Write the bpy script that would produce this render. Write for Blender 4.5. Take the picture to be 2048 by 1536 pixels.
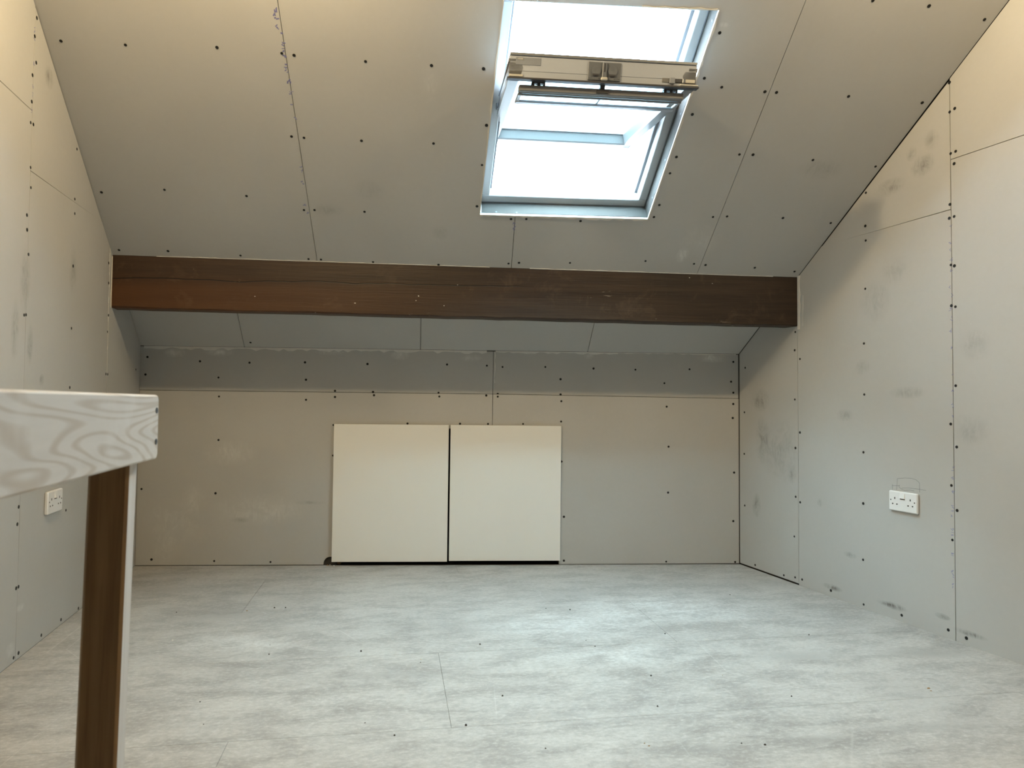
import bpy, math, random, json
from mathutils import Vector, Matrix
random.seed(7)
scene = bpy.context.scene
for o in list(bpy.data.objects): bpy.data.objects.remove(o, do_unlink=True)
col = scene.collection

# ------------------------------------------------------------------ camera
YAW, PITCH, ROLL, EYE = 0.0884, 0.0289, 0.0112, 0.90
cy, sy = math.cos(YAW), math.sin(YAW)
fwd = Vector((sy * math.cos(PITCH), cy * math.cos(PITCH), math.sin(PITCH)))
rgt = Vector((cy, -sy, 0.0)); up0 = rgt.cross(fwd)
right = rgt * math.cos(ROLL) + up0 * math.sin(ROLL)
up = up0 * math.cos(ROLL) - rgt * math.sin(ROLL)
cam_d = bpy.data.cameras.new('camera'); cam = bpy.data.objects.new('camera', cam_d); col.objects.link(cam)
cam.matrix_world = Matrix(((right.x, up.x, -fwd.x, 0), (right.y, up.y, -fwd.y, 0), (right.z, up.z, -fwd.z, EYE), (0, 0, 0, 1)))
cam_d.sensor_width = 36.0; cam_d.lens = 36.0 * 1420.0 / 2048.0; cam_d.clip_start = 0.02; cam_d.clip_end = 100
cam_d.dof.use_dof = True; cam_d.dof.focus_distance = 3.6; cam_d.dof.aperture_fstop = 8.0
scene.camera = cam

# ------------------------------------------------------------------ sky, lamp, exposure
world = bpy.data.worlds.new('overcast_sky'); scene.world = world; world.use_nodes = True
wn = world.node_tree.nodes['Background']
SKY = (0.63, 0.83, 1.0, 1); wn.inputs['Strength'].default_value = 60.0
# below the horizon lie dark roofs and ground
wt = world.node_tree; tcw = wt.nodes.new('ShaderNodeTexCoord'); sxw = wt.nodes.new('ShaderNodeSeparateXYZ'); mrw = wt.nodes.new('ShaderNodeMapRange'); mxw = wt.nodes.new('ShaderNodeMix')
mxw.data_type = 'RGBA'; mrw.inputs['From Min'].default_value = -0.02; mrw.inputs['From Max'].default_value = 0.04
mxw.inputs[6].default_value = (0.030, 0.030, 0.028, 1); mxw.inputs[7].default_value = SKY
wt.links.new(tcw.outputs['Generated'], sxw.inputs[0]); wt.links.new(sxw.outputs['Z'], mrw.inputs['Value']); wt.links.new(mrw.outputs['Result'], mxw.inputs[0]); wt.links.new(mxw.outputs[2], wn.inputs['Color'])
scene.view_settings.view_transform = 'Standard'; scene.view_settings.look = 'None'
scene.view_settings.gamma = 1.0; scene.view_settings.use_curve_mapping = False
scene.view_settings.exposure = 0.04
def lamp(name, loc, energy, color, radius):
    l = bpy.data.lights.new(name, 'POINT'); l.energy = energy; l.color = color; l.shadow_soft_size = radius
    o = bpy.data.objects.new(name, l); col.objects.link(o); o.location = loc; return o
lamp('bulb_light', (-0.62, 1.76, 2.62), 78.0, (1.0, 0.77, 0.44), 0.05)
lamp('bulb_light', (1.55, 1.65, 2.70), 44.0, (1.0, 0.79, 0.48), 0.05)

DATA = json.loads(r'''{"surf":{"back":[[-1.6897,4.0547,0.0],[0.9997,-0.0257,0.0],[-0.0,-0.0,1.0],[-0.0257,-0.9997,-0.0]],"right":[[1.6745,3.9683,0.0],[0.2194,-0.9756,0.0],[-0.0059,-0.0013,1.0],[-0.9756,-0.2194,-0.006]],"left":[[-0.8532,-1.5,0.0],[-0.1489,0.9888,0.0],[0.0,0.0,1.0],[0.9888,0.1489,-0.0]],"ceil":[[-1.693,4.0548,1.1992],[0.9997,-0.0257,0.0018],[-0.0216,-0.7984,0.6017],[-0.0141,-0.6015,-0.7987]]},"screws":{"ceil":[[0.2955,1.6843],[0.5227,1.679],[0.8536,1.6834],[1.0875,1.6711],[1.1316,1.6653],[1.0595,1.3218],[1.1096,1.3176],[0.1841,1.0162],[0.46,1.0387],[0.8074,1.0173],[1.0471,0.9488],[1.0943,0.9504],[0.1384,0.6862],[0.3648,0.6867],[0.6987,0.6686],[1.3962,1.6522],[1.6453,1.6467],[1.8443,1.6419],[1.3444,1.3125],[1.6429,1.3105],[1.8625,1.4031],[1.8484,1.2135],[1.8306,0.9954],[1.3186,0.9479],[1.0785,0.6543],[1.0189,0.6558],[1.3281,0.6455],[1.6472,0.6369],[1.9922,0.655],[2.0439,0.6614],[1.9896,0.9283],[2.0607,0.9306],[0.6037,0.0406],[2.2969,0.6681],[2.6717,0.6911],[2.9199,0.6799],[2.9802,0.6737],[3.2366,0.6627],[3.45,0.6434],[2.7218,1.8156],[2.7114,1.6385],[2.7913,1.6044],[2.7034,1.4836],[2.6853,1.2833],[2.6765,1.2007],[2.6664,1.0299],[2.656,0.9612],[2.9711,1.5926],[3.0192,1.5913],[2.9566,1.3051],[3.0163,1.3063],[2.9348,0.9705],[3.0002,0.9758],[3.2691,0.9751],[3.5101,0.9534],[3.2893,1.2897],[3.5827,1.2672],[3.3195,1.5861],[3.637,1.5709],[3.2494,1.9539],[3.4665,1.944],[3.7019,1.9057],[2.3152,0.9271]],"back":[[0.0388,1.1384],[0.3203,1.1189],[0.5876,1.1152],[0.8899,1.1216],[1.234,1.1175],[1.6771,1.1213],[0.0306,1.0421],[0.4219,1.0309],[0.8972,1.0249],[1.0574,0.9651],[1.2671,0.9613],[1.2729,0.9432],[1.6316,0.9616],[1.6364,0.9405],[1.058,0.9309],[0.427,0.9262],[0.8994,0.9134],[1.9015,1.1178],[1.9902,1.1117],[2.2336,1.1152],[2.5101,1.1107],[2.7523,1.1073],[3.0678,1.1141],[3.325,1.1606],[2.3212,1.047],[2.9211,1.0321],[3.312,1.0459],[3.3254,0.9825],[2.322,0.96],[1.9002,0.9493],[1.9648,0.9586],[1.965,0.9436],[0.4297,0.6867],[0.0253,0.4165],[0.4202,0.3944],[0.0879,0.034],[0.4216,0.025],[0.7243,0.0188],[1.0526,0.775],[1.053,0.6057],[1.4613,0.7872],[1.7545,0.7886],[1.912,0.7893],[2.11,0.7911],[2.3266,0.922],[2.3263,0.8068],[2.3312,0.5803],[2.3472,0.269],[2.3494,0.0228],[2.9343,0.8977],[2.9465,0.6689],[2.9449,0.4074],[2.9358,0.0156],[3.3241,0.9173],[3.3213,0.8366],[3.33,0.5233],[3.3256,0.2456],[3.3372,0.0126]],"right":[[0.058,1.1242],[0.4763,1.2895],[0.4711,1.1957],[0.5098,1.1484],[0.0496,0.8705],[0.0465,0.6339],[0.0494,0.3412],[0.1412,0.0252],[0.9454,1.661],[0.9405,1.442],[0.9301,1.1945],[0.9297,0.9632],[0.9221,0.7017],[1.375,1.4701],[1.3903,1.4639],[1.3752,1.3086],[1.3927,1.3024],[1.39,0.993],[1.3662,0.8427],[1.3913,0.7539],[0.4702,0.9421],[0.5068,0.7742],[0.4728,0.6934],[0.4727,0.4443],[0.5058,0.4205],[0.461,0.2398],[0.465,0.0328],[0.5169,0.0341],[0.379,0.0236],[0.9186,0.4704],[0.9151,0.2166],[0.9165,0.0167],[0.7148,0.0287],[1.1239,0.0274],[1.3663,0.6015],[1.3899,0.5071],[1.368,0.3889],[1.3452,0.033],[1.4232,0.0254],[1.3776,2.1983],[1.3996,2.0851],[1.3772,2.08],[1.4015,1.9143],[1.3795,1.9129],[1.3942,1.8675],[1.3737,1.7115],[1.3703,1.6571],[1.3917,1.6587],[0.9485,1.8782],[0.9437,1.7278]],"left":[[4.1655,2.2507],[4.1534,2.1789],[4.1717,2.0929],[4.1449,2.0358],[4.1452,1.942],[4.1419,1.8664],[4.1642,1.8684],[4.5873,1.9289],[4.1521,1.7115],[4.1599,1.6426],[4.5797,1.7198],[4.5839,1.6612],[4.1348,1.5389],[4.1401,1.4886],[4.1577,1.4061],[4.5826,1.445],[5.0349,1.5441],[5.0421,1.4508],[5.0502,1.2994],[5.0437,1.2208],[4.1373,1.1908],[4.1524,1.1935],[4.584,1.1904],[4.5846,0.949],[5.0386,1.0217],[5.0607,1.0214],[5.5333,1.0652],[4.1417,0.5288],[4.1353,0.4705],[4.5816,0.4528],[4.1595,0.2516],[4.1412,0.2509],[4.7583,0.0109],[4.563,0.0202],[4.3701,0.0194],[4.1385,0.0161],[4.1764,0.0194]]},"ink":{"ceil":[[1.0965,1.8367],[1.0931,1.8193],[1.0915,1.8108],[1.0928,1.7951],[1.0932,1.7702],[1.0964,1.7496],[1.099,1.7071],[1.0942,1.6858],[1.0944,1.664],[1.0919,1.6214],[1.0917,1.6007],[1.0933,1.5587],[1.0936,1.5136],[1.0904,1.4585],[1.0893,1.4085],[1.0759,1.1812],[1.0737,1.1561],[1.0653,1.0945],[1.054,0.9767],[1.0618,0.9297],[2.0052,0.8997],[2.0082,0.8881],[2.0046,0.8703]],"right":[[1.3745,1.6201],[1.3718,1.5614],[1.3736,1.5319],[1.3768,1.4896],[1.3763,1.4461],[1.3717,1.3842],[1.3758,1.3539],[1.3706,1.2968],[1.3724,1.2595],[1.3717,1.2072],[1.3764,1.1456],[1.3761,1.0334],[1.3753,0.9706],[1.3757,0.9136],[1.3752,0.8783],[1.3737,0.6668],[1.3732,0.6335],[1.3725,0.5729],[1.3685,0.5177],[1.3682,0.4982],[1.3681,0.4864],[1.3684,0.428],[1.3682,0.4124],[1.3684,0.3345],[1.3665,0.2719],[1.3662,0.2524],[1.3657,0.2134]],"left":[[4.1532,2.2003],[4.1517,2.1602],[4.1531,2.0752],[4.1501,1.9938],[4.1498,1.967],[4.1474,1.9092]]},"pencil":[[[1.1025,0.5528],[1.1082,0.6025],[1.1468,0.6085],[1.177,0.6106],[1.2017,0.6069],[1.2186,0.5953],[1.2193,0.5563]],[[1.079,0.5683],[1.1157,0.5724],[1.1183,0.5759],[1.1156,0.5671],[1.1259,0.5609],[1.1362,0.5652],[1.1665,0.5687],[1.2158,0.5693],[1.2494,0.5681]],[[1.0817,0.5762],[1.0815,0.5525]],[[1.1284,0.558],[1.1462,0.5559],[1.1715,0.561],[1.1913,0.5591]]],"smudge_and_light":{"right":[[1.0773,1.8649,0.082,0.035,0.5],[1.2487,1.9089,0.055,0.046,0.45],[1.1954,1.9728,0.026,0.03,0.35],[1.2927,1.9977,0.034,0.041,0.25],[0.1887,0.9403,0.077,0.061,0.45],[0.2088,0.7209,0.059,0.123,0.35],[0.353,0.6755,0.153,0.158,0.22],[0.1546,0.3585,0.035,0.061,0.5],[0.4416,0.5652,0.038,0.052,0.3],[1.0891,0.0547,0.059,0.015,0.7],[1.0305,0.0539,0.039,0.011,0.6],[1.3197,0.078,0.033,0.012,0.8],[1.438,0.0457,0.068,0.011,0.6],[0.7251,0.0455,0.059,0.014,0.6],[0.8368,0.2222,0.037,0.014,0.5],[0.6455,0.4382,0.021,0.02,0.35],[1.1636,0.9693,0.086,0.025,0.25],[0.9951,1.3836,0.083,0.089,0.18],[1.4731,1.1461,0.06,0.057,0.2],[0.8123,0.8685,0.049,0.028,0.3],[0.9202,1.086,0.041,0.036,0.25],[1.4482,0.8222,0.081,0.057,0.22],[1.1052,1.4983,0.078,0.065,0.15]],"left":[[4.1374,1.3126,0.041,0.104,0.3],[4.0711,1.1322,0.031,0.101,0.3],[4.1927,1.0911,0.025,0.071,0.3],[4.3046,0.9708,0.023,0.022,0.4],[4.2885,2.0917,0.04,0.04,0.4],[4.5892,1.4298,0.046,0.102,0.2],[4.1097,0.052,0.033,0.024,-0.3],[4.179,0.1751,0.034,0.014,-0.4]],"back":[[0.4931,0.6185,0.135,0.069,-0.25],[0.6617,0.3035,0.244,0.082,-0.22],[0.2079,0.2211,0.16,0.136,-0.15],[0.2979,0.3574,0.067,0.082,-0.18],[0.1581,0.0853,0.08,0.081,-0.2],[0.1851,1.1627,0.059,0.025,-0.6],[0.4267,1.1748,0.081,0.025,-0.5],[1.4136,1.1708,0.05,0.028,-0.5],[1.8059,1.1599,0.062,0.02,-0.4],[2.4836,1.1817,0.029,0.017,-0.5],[3.2026,1.1813,0.088,0.026,-0.5],[1.026,1.1787,0.083,0.014,-0.3],[0.555,0.2486,0.054,0.016,0.3],[0.9321,0.3454,0.082,0.011,0.3]],"ceil":[[2.8477,0.7352,0.03,0.047,-0.5],[2.9099,0.8317,0.098,0.097,-0.15],[2.7278,1.8445,0.019,0.011,-0.3],[1.1527,0.9523,0.068,0.034,0.15],[1.6592,0.8386,0.047,0.042,0.15],[1.3553,1.0677,0.066,0.054,0.12],[3.3411,1.2407,0.101,0.05,0.2],[1.637,1.568,0.039,0.084,-0.12]],"floor":[[1.7639,2.5029,0.189,0.061,0.5],[1.2787,2.494,0.202,0.076,0.35],[0.6553,1.8377,0.145,0.028,0.5],[1.0151,1.87,0.165,0.031,0.4],[1.354,1.923,0.23,0.036,0.3],[0.139,2.9214,0.409,0.126,0.2],[-0.1817,2.4042,0.314,0.035,0.25],[-0.9272,3.113,0.25,0.13,0.3],[-1.3321,3.535,0.21,0.097,0.3],[1.7101,3.5442,0.448,0.171,0.25],[0.5374,3.359,0.263,0.169,0.2],[0.9758,3.1299,0.431,0.225,-0.55],[0.4863,2.9032,0.392,0.198,-0.45],[0.6465,2.5453,0.365,0.129,-0.3],[-0.7648,2.7579,0.241,0.124,-0.35],[-0.2858,2.2112,0.136,0.044,-0.15],[1.4586,2.1418,0.176,0.243,0.18],[0.3486,2.0672,0.087,0.017,0.35],[2.226,2.812,0.129,0.081,0.2]]},"crumbs":[[-0.0851,2.5419,1],[-0.0857,2.5128,0],[-0.6472,2.7238,0],[-0.6259,2.6225,0],[-0.7292,2.2241,0],[-0.668,2.0706,0],[-0.2225,2.0516,0],[-0.1343,1.9703,0],[0.0603,2.018,0],[0.5356,2.7092,0],[0.5563,2.6406,0],[0.2647,1.8714,0],[0.5324,1.8815,1],[0.5405,1.867,2],[0.7927,1.8645,0],[0.8637,2.7687,0],[1.4346,2.7257,0],[0.6842,2.3443,0],[0.6356,2.1076,0],[1.0765,2.1536,0],[0.4405,3.1408,0],[-0.852,3.1673,2],[-0.7462,3.2071,0],[-0.6988,3.2048,0],[-1.1413,3.1598,0],[-1.3089,3.361,1],[1.5528,2.1873,2],[1.5472,2.1676,2],[-0.6177,4.0087,1],[-0.6551,4.0224,2],[-0.6435,4.0341,1],[0.1775,2.2125,0],[0.9262,2.3344,1],[0.543,3.1128,0],[0.1287,2.6863,0],[-0.3044,2.6352,0],[1.3537,3.3209,0],[0.8523,1.8523,0],[-1.0213,2.7945,1]]}''')

# ------------------------------------------------------------------ helpers
def link(name, verts, faces, mat=None, parent=None, smooth=False):
    me = bpy.data.meshes.new(name); me.from_pydata([tuple(v) for v in verts], [], faces); me.update()
    if mat: me.materials.append(mat)
    if smooth:
        for p in me.polygons: p.use_smooth = True
    o = bpy.data.objects.new(name, me); col.objects.link(o)
    if parent: o.parent = parent
    return o
def recentre(o):
    """move the object's origin to the centre of its own mesh"""
    vs = o.data.vertices
    lo = [min(v.co[i] for v in vs) for i in range(3)]; hi = [max(v.co[i] for v in vs) for i in range(3)]
    c = Vector([(a + b) / 2 for a, b in zip(lo, hi)])
    o.data.transform(Matrix.Translation(-c)); o.location = Vector(o.location) + c
    return o
def tag(o, label=None, cat=None, kind=None, group=None):
    if label: o['label'] = label
    if cat: o['category'] = cat
    if kind: o['kind'] = kind
    if group: o['group'] = group
    return o
class MB:
    def __init__(s): s.v = []; s.f = []
    def add(s, v, f):
        n = len(s.v); s.v += [Vector(p) for p in v]; s.f += [tuple(i + n for i in q) for q in f]; return s
    def prism(s, poly, w0, w1):
        a = sum(poly[i][0] * poly[(i + 1) % len(poly)][1] - poly[(i + 1) % len(poly)][0] * poly[i][1] for i in range(len(poly)))
        if a < 0: poly = poly[::-1]
        n = len(poly)
        v = [(p[0], p[1], w0) for p in poly] + [(p[0], p[1], w1) for p in poly]
        f = [tuple(range(n - 1, -1, -1)), tuple(range(n, 2 * n))] + [(i, (i + 1) % n, n + (i + 1) % n, n + i) for i in range(n)]
        return s.add(v, f)
    def box(s, lo, hi):
        (a, b, c), (d, e, g) = lo, hi
        return s.prism([(a, b), (d, b), (d, e), (a, e)], c, g)
    def bev(s, lo, hi, r=0.003, axis=None):
        """box with all twelve edges chamfered"""
        c = [(l + h) / 2 for l, h in zip(lo, hi)]; H = [(h - l) / 2 for l, h in zip(lo, hi)]
        r = min(r, *[h * 0.95 for h in H]); v = []; idx = {}
        for sx in (-1, 1):
            for sy_ in (-1, 1):
                for sz in (-1, 1):
                    for k in range(3):
                        e = [H[0] - r, H[1] - r, H[2] - r]; e[k] = H[k]
                        idx[(sx, sy_, sz, k)] = len(v)
                        v.append((c[0] + sx * e[0], c[1] + sy_ * e[1], c[2] + sz * e[2]))
        g = lambda a, b, d, k: idx[(a, b, d, k)]
        f = []
        for q in (-1, 1):
            F = [(q, -1, -1), (q, 1, -1), (q, 1, 1), (q, -1, 1)]; f.append([g(*t, 0) for t in F][::q])
            F = [(-1, q, -1), (-1, q, 1), (1, q, 1), (1, q, -1)]; f.append([g(*t, 1) for t in F][::q])
            F = [(-1, -1, q), (1, -1, q), (1, 1, q), (-1, 1, q)]; f.append([g(*t, 2) for t in F][::q])
        for a in (-1, 1):
            for b in (-1, 1):
                f.append((g(a, b, -1, 0), g(a, b, 1, 0), g(a, b, 1, 1), g(a, b, -1, 1)))
                f.append((g(a, -1, b, 0), g(a, 1, b, 0), g(a, 1, b, 2), g(a, -1, b, 2)))
                f.append((g(-1, a, b, 1), g(1, a, b, 1), g(1, a, b, 2), g(-1, a, b, 2)))
                for d in (-1, 1): f.append((g(a, b, d, 0), g(a, b, d, 1), g(a, b, d, 2)))
        return s.add(v, [tuple(q) for q in f])
    def disc(s, c, r, h0, h1, n=14, axes=((1, 0, 0), (0, 1, 0), (0, 0, 1)), dish=0.0):
        X, Y, Z = [Vector(a) for a in axes]; c = Vector(c)
        v = [c + X * r * math.cos(2 * math.pi * i / n) + Y * r * math.sin(2 * math.pi * i / n) + Z * h for h in (h0, h1) for i in range(n)]
        v += [c + Z * h0, c + Z * (h1 - dish)]
        f = [(i, (i + 1) % n, n + (i + 1) % n, n + i) for i in range(n)]
        f += [((i + 1) % n, i, 2 * n) for i in range(n)] + [(n + i, n + (i + 1) % n, 2 * n + 1) for i in range(n)]
        return s.add(v, f)
    def fix(s):
        import bmesh
        return s
    def build(s, name, mat=None, parent=None, smooth=False, centre=True, M=None):
        v = [M @ p for p in s.v] if M is not None else s.v
        o = link(name, v, s.f, mat, parent, smooth)
        import bmesh
        bm = bmesh.new(); bm.from_mesh(o.data); bmesh.ops.recalc_face_normals(bm, faces=bm.faces); bm.to_mesh(o.data); bm.free()
        if centre: recentre(o)
        return o
def basis(o, u, v, w):
    return Matrix(((u[0], v[0], w[0], o[0]), (u[1], v[1], w[1], o[1]), (u[2], v[2], w[2], o[2]), (0, 0, 0, 1)))
SM = {k: basis(*s) for k, s in DATA['surf'].items()}

# ------------------------------------------------------------------ materials
class NT:
    def __init__(s, name):
        s.m = bpy.data.materials.new(name); s.m.use_nodes = True; s.t = s.m.node_tree; s.n = s.t.nodes
        s.b = s.n['Principled BSDF']
    def node(s, typ, **kw):
        n = s.n.new(typ)
        for k, v in kw.items():
            if k == 'inp':
                for kk, vv in v.items():
                    if isinstance(vv, bpy.types.NodeSocket): s.t.links.new(vv, n.inputs[kk])
                    else: n.inputs[kk].default_value = vv
            else: setattr(n, k, v)
        return n
    def math(s, op, a, b=0.0, clamp=False):
        n = s.node('ShaderNodeMath', operation=op, use_clamp=clamp, inp={0: a, 1: b}); return n.outputs[0]
    def vmath(s, op, a, b=(0, 0, 0)):
        n = s.node('ShaderNodeVectorMath', operation=op, inp={0: a, 1: b}); return n.outputs['Value' if op in ('LENGTH', 'DOT_PRODUCT') else 'Vector']
    def coord(s, obj=None):
        n = s.node('ShaderNodeTexCoord'); n.object = obj; return n.outputs['Object']
    def noise(s, vec, scale, detail=3.0, rough=0.55, dist=0.0):
        return s.node('ShaderNodeTexNoise', inp={'Vector': vec, 'Scale': scale, 'Detail': detail, 'Roughness': rough, 'Distortion': dist}).outputs['Fac']
    def rng(s, x, a, b, c=0.0, d=1.0, smooth=False):
        n = s.node('ShaderNodeMapRange', inp={'Value': x, 'From Min': a, 'From Max': b, 'To Min': c, 'To Max': d})
        if smooth: n.interpolation_type = 'SMOOTHSTEP'
        return n.outputs['Result']
    def mix(s, fac, a, b, mode='MIX'):
        n = s.node('ShaderNodeMix', data_type='RGBA', blend_type=mode)
        for i, v in ((0, fac), (6, a), (7, b)):
            if isinstance(v, bpy.types.NodeSocket): s.t.links.new(v, n.inputs[i])
            else: n.inputs[i].default_value = v if i == 0 else (*v[:3], 1)
        return n.outputs[2]
    def out(s, color=None, rough=None, bump=None, strength=0.2, dist=0.002, spec=None, metal=None):
        for k, v in (('Base Color', color), ('Roughness', rough), ('Specular IOR Level', spec), ('Metallic', metal)):
            if v is None: continue
            if isinstance(v, bpy.types.NodeSocket): s.t.links.new(v, s.b.inputs[k])
            else: s.b.inputs[k].default_value = (*v, 1) if k == 'Base Color' else v
        if bump is not None:
            n = s.node('ShaderNodeBump', inp={'Height': bump, 'Strength': strength, 'Distance': dist}); s.t.links.new(n.outputs[0], s.b.inputs['Normal'])
        return s.m
    def scaled(s, vec, sc): return s.vmath('MULTIPLY', vec, sc)
def plain(name, c, rough=0.6, metal=0.0, spec=0.5, var=0.06, scale=30):
    t = NT(name); f = t.noise(t.coord(), scale, 2)
    c2 = tuple(min(1, x * (1 - 2 * var)) for x in c)
    return t.out(t.mix(f, c, c2), rough, None, spec=spec, metal=metal)
def smudges_and_light(t, vec, items, fine):
    """dirt and dust marks; some pale floor ones also paint in skylight"""
    dark = light = None
    for cx, cy_, su, sv, st in items:
        n = t.node('ShaderNodeVectorMath', operation='MULTIPLY_ADD', inp={0: vec, 1: (1 / su, 1 / sv, 0), 2: (-cx / su, -cy_ / sv, 0)})
        l = t.node('ShaderNodeVectorMath', operation='DISTANCE', inp={0: n.outputs[0], 1: (0, 0, 0)}).outputs['Value']
        g = t.node('ShaderNodeMapRange', clamp=True, inp={'Value': l, 'From Min': 0.2, 'From Max': 1.15, 'To Min': abs(st), 'To Max': 0.0}).outputs['Result']
        if st > 0: dark = g if dark is None else t.math('ADD', dark, g)
        else: light = g if light is None else t.math('ADD', light, g)
    return [None if x is None else t.math('MULTIPLY', x, fine, True) for x in (dark, light)]
def plasterboard(name, obj, key, base=(0.49, 0.48, 0.46)):
    t = NT(name); v = t.coord(obj)
    big = t.noise(v, 1.7, 2, 0.6); fine = t.noise(v, 42, 3, 0.65)
    c = t.mix(t.rng(big, 0.3, 0.7), base, tuple(x * 0.93 for x in base))
    c = t.mix(t.rng(fine, 0.35, 0.75, 0, 0.22), c, tuple(x * 0.88 for x in base))
    streak = t.noise(t.scaled(v, (30, 9, 1)), 1.0, 3, 0.7, 1.6)
    blot = t.noise(v, 11, 4, 0.72, 1.2)
    brk = t.math('MULTIPLY', t.rng(streak, 0.32, 0.6), t.rng(blot, 0.34, 0.6))
    dk, lt = smudges_and_light(t, v, DATA['smudge_and_light'][key], t.math('ADD', t.math('MULTIPLY', brk, 1.3), 0.22))
    if dk is not None: c = t.mix(dk, c, (0.13, 0.12, 0.105))
    if lt is not None: c = t.mix(lt, c, (0.80, 0.79, 0.75))
    fleck = t.rng(t.noise(v, 150, 1, 0.5), 0.76, 0.80)
    c = t.mix(t.math('MULTIPLY', fleck, 0.25), c, (0.75, 0.74, 0.70))
    return t.out(c, 0.82, fine, 0.06, 0.001, spec=0.25)
M = {}
M['backing'] = plain('dark_stud_backing', (0.055, 0.05, 0.045), 0.9)
M['screw'] = plain('black_screw', (0.012, 0.012, 0.012), 0.55, 0.0, 0.3)
M['screw_grey'] = plain('grey_screw', (0.10, 0.12, 0.14), 0.5)
M['filler'] = plain('white_filler', (0.72, 0.70, 0.66), 0.8)
M['paper'] = plain('torn_board_edge', (0.66, 0.61, 0.53), 0.9)
M['ink'] = plain('blue_print', (0.17, 0.17, 0.34), 0.8)
M['ink_pale'] = plain('pale_blue_print', (0.27, 0.27, 0.42), 0.8)
M['pencil'] = plain('pencil_graphite', (0.20, 0.20, 0.20), 0.7)
M['void'] = plain('dark_recess_shade', (0.02, 0.018, 0.016), 0.95)  # near-black colour stands in for the shade inside the eaves cupboard
M['door'] = plain('cream_laminate', (0.84, 0.83, 0.79), 0.35, 0, 0.5, 0.01, 3)
M['plastic'] = plain('white_plastic', (0.82, 0.82, 0.82), 0.3, 0, 0.5, 0.01)
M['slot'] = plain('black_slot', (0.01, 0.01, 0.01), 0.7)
M['cladding'] = plain('grey_cladding', (0.16, 0.165, 0.175), 0.45, 0.1)
M['lining'] = plain('white_reveal_board', (0.86, 0.86, 0.86), 0.6, 0, 0.4, 0.01, 8)
M['seal'] = plain('grey_seal', (0.22, 0.23, 0.25), 0.6)
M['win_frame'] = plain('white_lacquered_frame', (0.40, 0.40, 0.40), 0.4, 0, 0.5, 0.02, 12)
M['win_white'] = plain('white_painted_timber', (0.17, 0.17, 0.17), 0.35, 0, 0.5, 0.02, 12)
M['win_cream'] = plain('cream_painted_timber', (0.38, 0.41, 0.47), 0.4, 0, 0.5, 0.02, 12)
M['alu'] = plain('grey_aluminium', (0.34, 0.35, 0.36), 0.4, 0.6)
M['gasket'] = plain('dark_rubber', (0.045, 0.045, 0.05), 0.6)
M['steel'] = plain('brushed_steel', (0.20, 0.215, 0.24), 0.3, 0.3)
M['bar'] = plain('grey_anodised_bar', (0.24, 0.24, 0.25), 0.4, 0.2)
M['plate'] = plain('silver_data_plate', (0.24, 0.26, 0.30), 0.5, 0.1)
M['brass'] = plain('pale_zinc', (0.55, 0.53, 0.48), 0.35, 0.1)
M['crumb_dark'] = plain('dark_grit', (0.06, 0.05, 0.045), 0.9)
M['crumb_white'] = plain('plaster_crumb', (0.75, 0.73, 0.68), 0.9)
M['crumb_wood'] = plain('wood_chip', (0.42, 0.26, 0.12), 0.9)
def mat_glass():
    t = NT('tinted_pane'); n = t.n; out = n['Material Output']
    tr = t.node('ShaderNodeBsdfTransparent', inp={'Color': (0.90, 0.985, 0.975, 1)}); gl = t.node('ShaderNodeBsdfGlossy', inp={'Roughness': 0.02, 'Color': (0.9, 0.95, 0.95, 1)})
    fr = t.node('ShaderNodeFresnel', inp={'IOR': 1.45}); mx = t.node('ShaderNodeMixShader')
    t.t.links.new(t.math('MULTIPLY', fr.outputs[0], 0.8), mx.inputs[0]); t.t.links.new(tr.outputs[0], mx.inputs[1]); t.t.links.new(gl.outputs[0], mx.inputs[2])
    t.t.links.new(mx.outputs[0], out.inputs['Surface']); return t.m
M['glass'] = mat_glass()
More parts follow.
